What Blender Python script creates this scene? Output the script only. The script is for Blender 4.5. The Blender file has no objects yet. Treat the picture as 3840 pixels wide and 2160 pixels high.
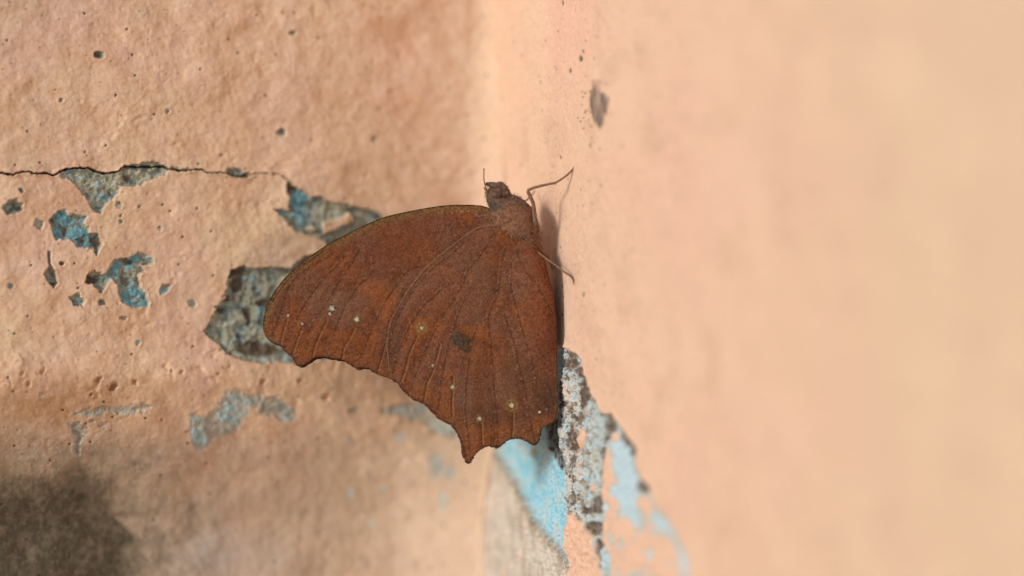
import bpy, bmesh, math, random
import numpy as np
from mathutils import Vector
from mathutils.geometry import delaunay_2d_cdt

# ---------------------------------------------------------------- constants (all lengths in mm, K turns them into metres)
K = 0.001
D = 383.0                     # camera to plane of the wings
S = 138.0 / 3840.0            # mm per photo pixel in the plane of the wings
T = 0.44                      # tangent of the angle by which the corner is turned to the camera
XC = 6.8                      # where the right wall meets the plane of the wings
XL = -54.6                    # where the left wall meets it
rng = np.random.default_rng(7)
random.seed(7)
sc = bpy.context.scene
COL = sc.collection

# ---------------------------------------------------------------- camera
cam = bpy.data.cameras.new('camera')
cam.lens = 100.0; cam.sensor_width = 36.0
cam.clip_start = 0.01; cam.clip_end = 50.0
cam.dof.use_dof = True
cam.dof.focus_distance = (D - 0.6) * K
cam.dof.aperture_fstop = 5.2
co = bpy.data.objects.new('camera', cam); COL.objects.link(co)
co.location = (0, -D * K, 0); co.rotation_euler = (math.radians(90), 0, 0)
sc.camera = co

# ---------------------------------------------------------------- light: low soft sun from the left, open sky
SUN_AZ = math.radians(43)      # turned from the left towards the camera
SUN_EL = math.radians(17)
sdir = Vector((-math.cos(SUN_AZ) * math.cos(SUN_EL), -math.sin(SUN_AZ) * math.cos(SUN_EL), math.sin(SUN_EL)))
world = bpy.data.worlds.new('World'); sc.world = world; world.use_nodes = True
wn = world.node_tree.nodes; wl = world.node_tree.links
sky = wn.new('ShaderNodeTexSky'); sky.sky_type = 'NISHITA'; sky.sun_disc = False
sky.sun_elevation = SUN_EL
sky.sun_rotation = math.atan2(sdir.x, sdir.y)
sky.air_density = 0.7; sky.dust_density = 0.3; sky.ozone_density = 1.0
wl.new(sky.outputs[0], wn['Background'].inputs[0]); wn['Background'].inputs[1].default_value = 0.15
sun = bpy.data.lights.new('sun', 'SUN'); sun.energy = 1.75; sun.angle = math.radians(12); sun.color = (1.0, 0.97, 0.94)
so = bpy.data.objects.new('sun', sun); COL.objects.link(so)
so.rotation_euler = sdir.to_track_quat('Z', 'Y').to_euler()
so.location = sdir * 0.5
sc.view_settings.view_transform = 'Standard'; sc.view_settings.look = 'None'
sc.view_settings.gamma = 1.0; sc.view_settings.exposure = 0.3

# ---------------------------------------------------------------- numpy helpers
def sstep(a, b, x):
    t = np.clip((x - a) / (b - a), 0, 1)
    return t * t * (3 - 2 * t)

def vnoise(x, y, seed=0):
    """gradient noise, about -1..1"""
    xi = np.floor(x).astype(np.int64); yi = np.floor(y).astype(np.int64)
    xf = x - xi; yf = y - yi
    def g(ix, iy):
        h = (ix * 374761393 + iy * 668265263 + seed * 982451653) & 0xffffffff
        h = ((h ^ (h >> 13)) * 1274126177) & 0xffffffff
        h = h ^ (h >> 16)
        a = (h & 0xffff) / 65536.0 * 2 * np.pi
        return np.cos(a), np.sin(a)
    u = xf * xf * xf * (xf * (xf * 6 - 15) + 10); v = yf * yf * yf * (yf * (yf * 6 - 15) + 10)
    def d(dx, dy):
        gx, gy = g(xi + dx, yi + dy)
        return gx * (xf - dx) + gy * (yf - dy)
    n0 = d(0, 0) * (1 - u) + d(1, 0) * u
    n1 = d(0, 1) * (1 - u) + d(1, 1) * u
    return (n0 * (1 - v) + n1 * v) * 1.5

def fbm(x, y, scale, octv=4, seed=0, gain=0.5):
    s = np.zeros_like(x); a = 1.0; f = 1.0 / scale
    for o in range(octv):
        s += a * vnoise(x * f + 17.3 * o, y * f - 9.1 * o, seed + o * 31)
        a *= gain; f *= 2.03
    return s

def cells(x, y, scale, seed=0, keep=1.0):
    """distance to the nearest scattered point and that point's random number (units of scale)"""
    x = x / scale; y = y / scale
    xi = np.floor(x).astype(np.int64); yi = np.floor(y).astype(np.int64)
    best = np.full(x.shape, 9.0); rv = np.zeros(x.shape)
    def hh(ix, iy, k):
        h = (ix * 374761393 + iy * 668265263 + (seed * 7 + k) * 982451653) & 0xffffffff
        h = ((h ^ (h >> 13)) * 1274126177) & 0xffffffff
        return ((h ^ (h >> 16)) & 0xffff) / 65536.0
    for dx in (-1, 0, 1):
        for dy in (-1, 0, 1):
            ix = xi + dx; iy = yi + dy
            r = hh(ix, iy, 3)
            d = np.hypot(ix + hh(ix, iy, 1) - x, iy + hh(ix, iy, 2) - y)
            d = np.where(r < keep, d, 9.0)
            m = d < best
            best = np.where(m, d, best); rv = np.where(m, hh(ix, iy, 5), rv)
    return best, rv

def seg_dist(px, py, pts):
    best = np.full(px.shape, 1e9)
    for (x0, y0), (x1, y1) in zip(pts[:-1], pts[1:]):
        dx, dy = x1 - x0, y1 - y0
        L = dx * dx + dy * dy + 1e-9
        t = np.clip(((px - x0) * dx + (py - y0) * dy) / L, 0, 1)
        best = np.minimum(best, np.hypot(px - x0 - t * dx, py - y0 - t * dy))
    return best

def poly_sd(px, py, poly):
    """signed distance, negative inside"""
    d = seg_dist(px, py, list(poly) + [poly[0]])
    ins = np.zeros(px.shape, bool)
    n = len(poly)
    for i in range(n):
        x0, y0 = poly[i]; x1, y1 = poly[(i + 1) % n]
        if y0 == y1: continue
        c = ((y0 > py) != (y1 > py)) & (px < (x1 - x0) * (py - y0) / (y1 - y0) + x0)
        ins ^= c
    return np.where(ins, -d, d)

def local_sd(px, py, poly, pad=40):
    a = np.array(poly)
    m = (px > a[:, 0].min() - pad) & (px < a[:, 0].max() + pad) & (py > a[:, 1].min() - pad) & (py < a[:, 1].max() + pad)
    out = np.full(px.shape, 1e3)
    out[m] = poly_sd(px[m], py[m], poly)
    return out

def local_line(px, py, pts, pad=40):
    a = np.array(pts)
    m = (px > a[:, 0].min() - pad) & (px < a[:, 0].max() + pad) & (py > a[:, 1].min() - pad) & (py < a[:, 1].max() + pad)
    out = np.full(px.shape, 1e3)
    out[m] = seg_dist(px[m], py[m], pts)
    return out

def Z(ox, oy, s, pts):        # points read in an enlarged view of the photograph -> photo pixels
    return [(ox + x * s, oy + y * s) for x, y in pts]

def mixc(c, col, m):
    return c * (1 - m[..., None]) + np.array(col) * m[..., None]

def at(x, y, Y):              # photo pixel at depth Y -> mm
    k = (D + Y) / D
    return ((x - 1920) * S * k, Y, (1080 - y) * S * k)

def link(name, me, mat=None, parent=None):
    o = bpy.data.objects.new(name, me)
    COL.objects.link(o)
    if mat: me.materials.append(mat)
    if parent: o.parent = parent
    return o

def mesh_from(name, verts, faces, mat=None, parent=None, col=None, smooth=True):
    me = bpy.data.meshes.new(name)
    verts = np.asarray(verts, dtype=np.float64) * K
    if isinstance(faces, np.ndarray):
        n, k = faces.shape
        me.vertices.add(len(verts)); me.vertices.foreach_set('co', verts.astype(np.float32).ravel())
        me.loops.add(n * k); me.loops.foreach_set('vertex_index', faces.astype(np.int32).ravel())
        me.polygons.add(n)
        me.polygons.foreach_set('loop_start', np.arange(0, n * k, k, dtype=np.int32))
        me.polygons.foreach_set('loop_total', np.full(n, k, dtype=np.int32))
        me.update(calc_edges=True); me.validate()
    else:
        me.from_pydata([tuple(v) for v in verts], [], faces)
    if smooth: me.polygons.foreach_set('use_smooth', np.ones(len(me.polygons), dtype=bool))
    if col is not None:
        a = me.color_attributes.new('albedo', 'FLOAT_COLOR', 'POINT')
        c4 = np.ones((len(me.vertices), 4), dtype=np.float32); c4[:, :3] = np.clip(col, 0.004, 0.9)
        a.data.foreach_set('color', c4.ravel())
    me.update()
    return link(name, me, mat, parent)

# ---------------------------------------------------------------- materials
def base_mat(name, attr=True, color=(0.5, 0.5, 0.5), rough=0.9, spec=0.2, grain=(2500, 0.25), bump=(3000, 0.00006), fine=None, sheen=0.0):
    m = bpy.data.materials.new(name); m.use_nodes = True
    n = m.node_tree.nodes; l = m.node_tree.links
    p = n['Principled BSDF']
    p.inputs['Roughness'].default_value = rough
    p.inputs['Specular IOR Level'].default_value = spec
    if sheen:
        p.inputs['Sheen Weight'].default_value = sheen
        p.inputs['Sheen Roughness'].default_value = 0.5
    tc = n.new('ShaderNodeTexCoord')
    if attr:
        a = n.new('ShaderNodeAttribute'); a.attribute_name = 'albedo'; src = a.outputs['Color']
    else:
        r = n.new('ShaderNodeRGB'); r.outputs[0].default_value = (*color, 1); src = r.outputs[0]
    nz = n.new('ShaderNodeTexNoise'); nz.inputs['Scale'].default_value = grain[0]; nz.inputs['Detail'].default_value = 5
    nz.inputs['Roughness'].default_value = 0.65
    l.new(tc.outputs['Object'], nz.inputs['Vector'])
    mr = n.new('ShaderNodeMapRange')
    mr.inputs['From Min'].default_value = 0.25; mr.inputs['From Max'].default_value = 0.75
    mr.inputs['To Min'].default_value = 1 - grain[1]; mr.inputs['To Max'].default_value = 1 + grain[1]
    l.new(nz.outputs['Fac'], mr.inputs['Value'])
    vm = n.new('ShaderNodeVectorMath'); vm.operation = 'SCALE'
    l.new(src, vm.inputs[0]); l.new(mr.outputs[0], vm.inputs['Scale'])
    l.new(vm.outputs[0], p.inputs['Base Color'])
    if bump:
        bz = n.new('ShaderNodeTexNoise'); bz.inputs['Scale'].default_value = bump[0]; bz.inputs['Detail'].default_value = 6
        l.new(tc.outputs['Object'], bz.inputs['Vector'])
        b = n.new('ShaderNodeBump'); b.inputs['Strength'].default_value = 1.0; b.inputs['Distance'].default_value = bump[1]
        l.new(bz.outputs['Fac'], b.inputs['Height']); l.new(b.outputs[0], p.inputs['Normal'])
    return m

M_paint = base_mat('salmon_limewash', grain=(1800, 0.10), bump=(1500, 0.00012))
M_plaster = base_mat('old_flaking_plaster', grain=(3000, 0.30), bump=(2500, 0.00025))
M_crack = base_mat('crack_shadow_grit', attr=False, color=(0.05, 0.03, 0.02), grain=(3000, 0.4))
M_wing = base_mat('wing_scales', rough=0.85, spec=0.10, grain=(4300, 0.5), bump=(3800, 0.00013))
M_vein = base_mat('wing_vein', rough=0.7, attr=False, color=(0.12, 0.04, 0.018), grain=(2600, 0.95), bump=None)
M_body = base_mat('body_fur', grain=(5000, 0.45), bump=(4500, 0.00012), attr=True, sheen=0.1)
M_fur = base_mat('fur_strand', attr=True, grain=(4000, 0.4), bump=None, rough=0.6)
M_leg = base_mat('leg_scales', attr=False, color=(0.22, 0.125, 0.07), grain=(5000, 0.45), bump=(5000, 0.00005), rough=0.7)
M_ant = base_mat('antenna', attr=False, color=(0.20, 0.065, 0.015), grain=(3000, 0.3), bump=None, rough=0.5)
M_eye = base_mat('compound_eye', attr=True, grain=(3000, 0.2), bump=(9000, 0.00003), rough=0.5, spec=0.3)
M_claw = base_mat('claw', attr=False, color=(0.10, 0.05, 0.03), grain=(4000, 0.3), bump=None)

# ================================================================ WALLS
gme_v = [(-12000, -12000, -330), (12000, -12000, -330), (12000, 400, -330), (-12000, 400, -330)]  # unseen sheet, added under the walls to bounce light into the shadows
M_bounce = base_mat('dusty_concrete', attr=False, color=(.50, .45, .38), grain=(12, .2), bump=None)
gnd = mesh_from('ground', gme_v, [(0, 1, 2, 3)], M_bounce); gnd['kind'] = 'structure'; gnd['label'] = 'pale dusty concrete ground below the walls'
def grid_faces(nu, nv):
    i = np.arange(nu - 1)[:, None]; j = np.arange(nv - 1)[None, :]
    a = i * nv + j
    return np.stack([a, a + nv, a + nv + 1, a + 1], -1).reshape(-1, 4)

def split_wall(name, P, C, fid, nu, nv, flip, label, parts):
    """P: (nu*nv,3) C: colours, fid: per-vertex piece number (0 = the coat itself)"""
    F = grid_faces(nu, nv)
    if flip: F = F[:, ::-1]
    fv = fid[F]
    ff = np.max(fv, axis=1) * (np.sum(fv > 0, axis=1) >= 2)
    root = None
    for k in [0] + sorted(set(ff[ff > 0].tolist())):
        f = F[ff == k]
        used = np.unique(f)
        if len(f) < 3: continue
        remap = np.full(len(P), -1, dtype=np.int64); remap[used] = np.arange(len(used))
        nm, mat, lab = (name, M_paint, label) if k == 0 else parts[k]
        o = mesh_from(nm, P[used], remap[f], mat, root, C[used])
        if k == 0:
            root = o; o['kind'] = 'structure'; o['label'] = lab; o['category'] = 'wall'
        elif lab:
            o['label'] = lab
    return root

ZA = (0, 580, .37267); ZB = (960, 560, .24845); ZC = (640, 860, .428); ZD = (0, 1400, .7376); ZT = (0, 0, .4415)
ZF = (0, 0, 1.4907)
def ell(cx, cy, rx, ry=None, n=10, seed=0):
    ry = ry or rx; r = random.Random(seed * 77 + int(cx))
    return [(cx + rx * (0.85 + 0.3 * r.random()) * math.cos(a), cy + ry * (0.85 + 0.3 * r.random()) * math.sin(a))
            for a in [2 * math.pi * i / n for i in range(n)]]

# name, polygon, depth(mm), blue 0..1, label
PEELS = [
 (Z(*ZA, [(600,195),(700,150),(780,140),(900,140),(1000,180),(1130,190),(1250,150),(1260,120),(1400,90),(1560,70),(1660,100),(1710,140),(1680,190),(1560,250),(1430,300),(1290,320),(1215,330),(1200,400),(1100,470),(1030,590),(950,575),(890,500),(870,410),(800,350),(770,300),(690,250),(620,230)]), .42, .22, 'large grey-green peeled patch hanging below the crack'),
 (Z(*ZA, [(1720,120),(1900,140),(1935,170),(1800,172),(1720,160)]), .3, .1, None),
 (Z(*ZA, [(2270,150),(2330,130),(2400,140),(2470,190),(2545,185),(2500,240),(2400,230),(2280,190)]), .4, .1, None),
 (Z(*ZA, [(20,530),(100,460),(160,450),(230,490),(230,560),(150,600),(70,610)]), .4, .25, None),
 (Z(*ZA, [(180,350),(215,335),(245,370),(225,390)]), .3, .3, None),
 (Z(*ZA, [(335,710),(360,640),(400,650),(447,670),(440,720),(415,755)]), .35, .1, 'small dark diamond-shaped peeled patch'),
 (Z(*ZA, [(500,660),(600,560),(650,560),(690,600),(760,600),(890,640),(850,690),(900,730),(900,790),(1000,800),(1040,910),(1000,970),(970,1020),(945,960),(880,940),(800,940),(750,880),(700,850),(560,850),(530,780)]), .42, .72, 'blue peeled patch with a brown tail below the crack'),
 (Z(*ZA, [(440,1200),(490,1120),(480,1050),(485,970),(512,980),(505,1100),(550,1160),(585,1290),(540,1340),(490,1290)]), .4, .45, None),
 (Z(*ZA, [(860,1290),(900,1190),(980,1180),(1060,1200),(1150,1060),(1300,1030),(1400,980),(1470,1000),(1555,1070),(1540,1110),(1440,1120),(1470,1180),(1400,1220),(1420,1330),(1490,1400),(1500,1530),(1420,1545),(1300,1530),(1200,1440),(1180,1290),(1130,1230),(1060,1350),(1000,1390),(940,1310)]), .42, .62, 'branching teal blue peeled patch'),
 (Z(*ZA, [(690,1440),(780,1390),(860,1440),(830,1530),(740,1520)]), .35, .4, None),
 (Z(*ZA, [(1605,1370),(1640,1300),(1740,1310),(1700,1370),(1630,1420)]), .35, .6, None),
 (Z(*ZC, [(300,890),(330,840),(420,680),(490,610),(500,430),(540,350),(640,320),(700,340),(780,340),(900,330),(1060,350),(1110,280),(1200,230),(1400,170),(1500,600),(1450,1140),(1300,1140),(1200,1190),(1060,1170),(880,1170),(650,1150),(490,1100),(460,1020),(350,960)]), .7, .22, 'large rough grey-blue and brown patch behind the wing tip'),
 (Z(*ZB, [(480,490),(560,540),(640,600),(760,660),(850,710),(960,710),(1100,790),(1300,830),(1500,870),(1700,900),(1850,960),(1950,1030),(2000,1250),(1400,1500),(1050,1449),(980,1350),(900,1320),(700,1270),(560,1230),(490,1130),(430,1060),(270,890),(340,910),(480,920),(510,760),(470,640)]), .5, .38, 'green-grey peeled patch running under the top edge of the wing'),
 (Z(*ZA, [(1165,510),(1185,475),(1225,475),(1245,505),(1225,540),(1185,545)]), .35, .0, None),
 (Z(*ZA, [(1595,740),(1605,715),(1635,720),(1640,750),(1615,775)]), .2, .1, None),
 (ell(*ZF[:2], 1)[:0] or ell(229, 988, 9, 8), .3, .1, None),
 (ell(40, 1073, 14, 10), .3, .3, None),
 (ell(726, 1138, 18, 14), .35, .15, None),
 (ell(519, 1285, 11, 10), .35, .3, None),
 (ell(455, 830, 8), .25, .1, None),
 (ell(1058, 500, 18, 16), .4, .1, None),
 (ell(1402, 523, 13), .25, .1, None),
 (ell(374, 205, 19, 14), .3, .1, None),
 (ell(232, 376, 8), .4, .0, None),
 (ell(630, 419, 8), .4, .0, None),
 (ell(1098, 124, 14, 9), .2, .25, None),
 (ell(525, 775, 5), .3, .1, None),
 (ell(380, 1135, 13, 10), .3, .3, None),
 (ell(465, 1193, 15, 8), .25, .2, None),
 # lower wall, old blue paint
 (Z(*ZD, [(1170,80),(1290,105),(1400,120),(1500,180),(1495,240),(1440,250),(1390,220),(1320,215),(1270,195),(1220,290),(1100,330),(1040,400),(985,380),(965,300),(970,205),(1060,210),(1110,170)]), .4, .45, 'broad pale blue patch low on the wall'),
 (Z(*ZD, [(370,205),(440,185),(560,170),(700,160),(745,150),(760,175),(690,205),(560,205),(450,225)]), .35, .35, None),
 (Z(*ZD, [(340,260),(380,245),(440,270),(445,310),(410,340),(400,420),(375,410),(380,310)]), .4, .12, None),
 (Z(*ZD, [(460,235),(480,232),(478,255),(462,252)]), .3, .5, None),
 (Z(*ZD, [(505,255),(545,250),(550,275),(515,275)]), .3, .6, None),
 (Z(*ZD, [(1770,190),(1800,165),(1840,185),(1810,205)]), .4, .3, None),
 (Z(*ZD, [(1920,190),(2040,150),(2160,160),(2210,215),(2300,250),(2350,300),(2340,350),(2230,310),(2140,235),(2000,215)]), .5, .5, 'pale blue-grey patch low on the wall beside the wing'),
 (Z(*ZD, [(195,100),(245,100),(245,118),(200,120)]), .3, .15, None),
]
ISLANDS = [Z(*ZB, [(1010,1130),(1150,1080),(1300,1020),(1400,960),(1460,980),(1450,1100),(1300,1150),(1120,1250),(1020,1240)]),
           Z(*ZB, [(790,1180),(860,1160),(910,1220),(850,1260)]),
           Z(*ZD, [(1270,180),(1310,175),(1330,205),(1280,210)]),
           Z(*ZD, [(1140,340),(1180,330),(1190,360),(1140,365)])]
CRACK = Z(*ZA, [(-3000,240),(-2300,190),(-1700,215),(-900,170),(-400,195),(-60,180),(0,185),(130,205),(200,180),(290,175),(380,190),(450,185),(520,205),(580,185),(650,155),(760,135),(900,130),(960,165),(1070,190),(1200,170),(1260,118),(1400,125),(1500,125),(1660,115),(1720,150),(1900,165),(2040,150),(2080,180),(2260,185),(2500,230),(2576,190)]) + \
        Z(*ZB, [(200,360),(350,380),(430,410),(500,480),(560,540),(640,600),(760,660),(850,710),(960,710),(1100,790)])
BROWN = [Z(*ZC, [(590,400),(660,420),(650,540),(560,560),(530,470)]), Z(*ZC, [(480,590),(530,560),(540,620),(490,640)]),
         Z(*ZC, [(650,700),(730,700),(720,830),(690,850)]), Z(*ZC, [(620,1020),(700,980),(820,990),(960,1040),(1000,1080),(880,1110),(740,1110),(620,1080)]),
         Z(*ZC, [(420,700),(480,690),(490,740),(430,750)]), Z(*ZC, [(540,340),(650,320),(690,360),(650,420),(540,410)]), Z(*ZC, [(760,640),(900,600),(900,700),(780,680)]),
         Z(*ZA, [(1250,120),(1370,130),(1380,150),(1250,160)]), Z(*ZA, [(1265,215),(1300,200),(1325,230),(1290,270),(1265,250)]),
         Z(*ZA, [(130,490),(170,500),(165,545),(130,540)]), Z(*ZA, [(780,850),(850,810),(850,880),(800,900)]),
         Z(*ZA, [(900,840),(1000,800),(1045,910),(1000,950),(930,920)]), Z(*ZA, [(1270,1060),(1340,1070),(1330,1120),(1280,1110)]),
         Z(*ZA, [(890,1230),(980,1220),(970,1290),(900,1290)]), Z(*ZB, [(490,500),(560,540),(640,600),(630,640),(560,620),(480,620)]),
         Z(*ZA, [(500,1290),(580,1280),(540,1340)]), Z(*ZA, [(2480,190),(2550,190),(2500,245),(2440,220)])]

# ---- left wall
def left_base(X, Zz):
    py = 1080 - Zz / S
    back = 9.0 * sstep(1400, 2050, py) - 0.8 * np.exp(-((py - 1400) / 70.0) ** 2)
    Y = (X - XL) * T + back
    return Y

def fillet(X, Y, Zz):
    # the corner is filled with a round fillet of plaster
    dist = (XC - T * Y - X) * 0.915
    lowz = sstep(1450, 1750, 1080 - Zz / S)
    r = (2.8 + 2.2 * sstep(-50, 800, 1080 - Zz / S) + .6 * np.sin(Zz / 5.3) * np.sin(Zz / 8.1 + 1)) * (1 - lowz) + .3 * lowz
    s_ = np.clip(dist, 0, r)
    return np.where(dist < r, r - np.sqrt(np.clip(r * r - (r - s_) ** 2, 0, None)), 0) + 4.6 * lowz * np.exp(-np.clip(dist, 0, None) / 9.5)

xs = np.concatenate([-72 - np.cumsum(np.geomspace(.3, 14, 22))[::-1], np.linspace(-72, 1.5, 640)])
zs = np.concatenate([-43 - np.cumsum(np.geomspace(.3, 62, 24))[::-1], np.linspace(-43, 42, 760), 42 + np.cumsum(np.geomspace(.3, 12, 18))])
nu, nv = len(xs), len(zs)
XX, ZZ = np.meshgrid(xs, zs, indexing='ij')
YY = left_base(XX, ZZ)
FIL = fillet(XX, YY, ZZ)
kk = D / (D + YY - .915 * FIL)
PX = 1920 + (XX + .402 * FIL) / S * kk; PY = 1080 - ZZ / S * kk
# smooth relief of trowelled, many times painted plaster
wx = PX + 9 * fbm(PX, PY, 45, 2, 3); wy = PY + 9 * fbm(PX, PY, 45, 2, 4)
U1 = XX * .8 + ZZ * .6; U2 = -XX * .6 + ZZ * .8
H = 0.55 * fbm(XX, ZZ, 17, 3, 11) + 0.17 * fbm(XX, ZZ * 0.85, 4.6, 3, 12) + .16 * fbm(U1, U2 * .35, 3.8, 3, 15) * sstep(-.3, .5, fbm(XX, ZZ, 20, 2, 16)) + 0.07 * fbm(XX, ZZ, 1.7, 3, 13) + 0.018 * fbm(XX, ZZ, .6, 2, 14)
rough_zone = np.exp(-((PY - 1400) / 75.0) ** 2) * (0.45 + 0.55 * sstep(1300, 0, PX)) + 0.25
wxm = 1.1 * fbm(XX, ZZ, 2.2, 3, 8); wzm = 1.1 * fbm(XX, ZZ, 2.2, 3, 9)
gate = sstep(-.25, .45, fbm(XX, ZZ, 11, 2, 10))
cd, cr = cells(XX + wxm, ZZ + wzm, 2.6, 21, .5)
H -= rough_zone * gate * 0.62 * (0.15 + cr) * sstep(.2 + .3 * cr, .05, cd)
cd, cr = cells(XX + wzm, ZZ - wxm, 3.4, 22, .45)
H += (0.1 + rough_zone) * 0.22 * cr * sstep(.55, .0, cd)
cd, cr = cells(XX, ZZ, 1.1, 23, .22)
H -= 0.06 * sstep(.30, .05, cd)
pits = np.zeros(XX.shape)
for (cx, cy, r, dep) in [(372,1425,12,.7),(430,1450,17,.9),(510,1432,11,.6),(108,1440,9,.5),(985,1430,14,.6),(1225,1485,17,.6),(85,1400,9,.4),(160,1395,12,.35),(345,1480,8,.5),(683,1395,9,.5),(840,1110,6,.3),(1125,1425,10,.5)]:
    d = np.hypot((PX - cx) * 1.15 + .35 * (PY - cy), PY - cy) / r * (1 + .55 * vnoise(wx / 16, wy / 16, 19))
    H -= dep * sstep(1.4, .1, d); pits = np.maximum(pits, dep * sstep(1.2, .2, d)); H += .05 * np.exp(-((d - 1.9) / .8) ** 2)
# colours of the coat: pinkish salmon over ochre
C = np.zeros(XX.shape + (3,)) + np.array([.715, .480, .310])
n1 = fbm(XX, ZZ, 22, 4, 41); n2 = fbm(XX, ZZ, 7, 4, 42); n3 = fbm(XX, ZZ, 2.0, 4, 43)
C = mixc(C, (.72, .462, .315), .7 * sstep(-.1, .7, n1))
C = mixc(C, (.69, .485, .290), .7 * sstep(-.05, .7, -n1 + .4 * n2))
C = mixc(C, (.76, .53, .37), .55 * sstep(.1, .8, n2 + .5 * n3))
C = mixc(C, (.63, .375, .215), .60 * sstep(.15, .8, -n2 + .3 * n1 - .3 * n3))
C = mixc(C, (.66, .40, .23), .35 * sstep(.1, .6, -n3))
C = C * (1 + .07 * fbm(XX, ZZ, .42, 3, 44))[..., None]
C = C * np.array([1.075, 1.05, 1.01])
C = mixc(C, (.76, .48, .355), .3 * sstep(.0, .6, fbm(XX, ZZ, 13, 4, 45)))
C = np.minimum(C, .82)
C = mixc(C, (.75, .52, .345), .55 * sstep(1500, 1800, PX))
och = np.exp(-((PY - 1530) / 110.0) ** 2) * sstep(900, 250, PX) + .55 * np.exp(-((PX - 300) / 130.0) ** 2 - ((PY - 1480) / 45.) ** 2)
C = mixc(C, (.52, .29, .14), np.clip(.62 * och * (1 + .8 * n2 + .5 * n3), 0, 1))
C = mixc(C, (.44, .20, .075), np.clip(.8 * pits, 0, .6))
low = sstep(1560, 1720, PY)
C = mixc(C, (.82, .575, .395), .95 * low * sstep(1200, 1560, PX))
# grey-brown grime and black mould low on the wall
gr = low * sstep(1500, 1150, PX + 160 * n2 + 80 * n1) * (0.75 + .4 * n2)
C = mixc(C, (.54, .375, .25), np.clip(gr, 0, .9))
pale = np.exp(-(((PX - 790) / 190.) ** 2 + ((PY - 2090) / 110.) ** 2))
C = mixc(C, (.54, .44, .36), np.clip(.9 * pale + .2 * pale * n2, 0, 1))
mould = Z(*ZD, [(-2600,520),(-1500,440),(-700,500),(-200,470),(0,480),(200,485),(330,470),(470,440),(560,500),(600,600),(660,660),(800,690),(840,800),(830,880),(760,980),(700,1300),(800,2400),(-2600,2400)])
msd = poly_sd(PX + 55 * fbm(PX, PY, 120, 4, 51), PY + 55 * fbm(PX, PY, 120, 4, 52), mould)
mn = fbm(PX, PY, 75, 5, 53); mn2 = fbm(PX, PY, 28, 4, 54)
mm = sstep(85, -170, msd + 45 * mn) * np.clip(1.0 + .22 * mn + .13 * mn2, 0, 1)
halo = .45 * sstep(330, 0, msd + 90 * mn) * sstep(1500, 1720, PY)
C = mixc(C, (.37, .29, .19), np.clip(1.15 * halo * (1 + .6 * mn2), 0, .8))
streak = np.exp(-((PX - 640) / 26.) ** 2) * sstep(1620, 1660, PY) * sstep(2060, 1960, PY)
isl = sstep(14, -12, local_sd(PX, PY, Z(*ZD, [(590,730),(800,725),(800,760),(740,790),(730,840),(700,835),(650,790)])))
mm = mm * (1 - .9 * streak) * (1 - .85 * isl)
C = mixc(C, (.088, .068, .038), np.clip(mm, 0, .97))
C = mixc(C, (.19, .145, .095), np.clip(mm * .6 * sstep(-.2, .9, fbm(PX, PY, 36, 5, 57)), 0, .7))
sp, _ = cells(PX, PY, 34, 58, .5)
C = mixc(C, (.30, .21, .12), .35 * mm * sstep(.2, .08, sp))
dk2 = (sstep(-30, 30, -np.abs(PX - 715) + 20) * sstep(1830, 1900, PY) * sstep(2050, 1950, PY))
C = mixc(C, (.22, .16, .11), .65 * dk2)
for (cx, cy, rx, ry, st) in [(505,1735,22,14,.7),(590,1718,14,10,.6),(345,1700,14,10,.6),(1385,1780,14,22,.35),(1400,1720,9,18,.35),(1365,2110,24,30,.3),(1140,1920,22,16,.4),(1320,1650,10,10,.4)]:
    C = mixc(C, (.2, .15, .11), st * np.exp(-(((PX - cx) / rx) ** 2 + ((PY - cy) / ry) ** 2)))
for (cx, cy, rx, ry) in [(1310,1845,14,22),(1395,1960,14,18),(1635,1745,28,48),(1660,1880,15,36),(1690,1770,16,28),(1500,1640,16,20),(1440,1835,20,14),(1305,1655,8,14)]:
    C = mixc(C, (.56, .58, .51), .8 * sstep(1.4, .4, np.hypot((PX - cx) / rx, (PY - cy) / ry) + .3 * n2))
# tiny dark specks and pits
sp, r = cells(PX, PY, 46, 61, .30)
C = mixc(C, (.22, .12, .07), .75 * sstep(.10, .04, sp) * (r > .35)); H -= .06 * sstep(.12, .04, sp)
sp, r = cells(PX, PY, 110, 62, .45)
C = mixc(C, (.10, .06, .04), .85 * sstep(.055, .03, sp)); H -= .15 * sstep(.06, .03, sp)
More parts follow.
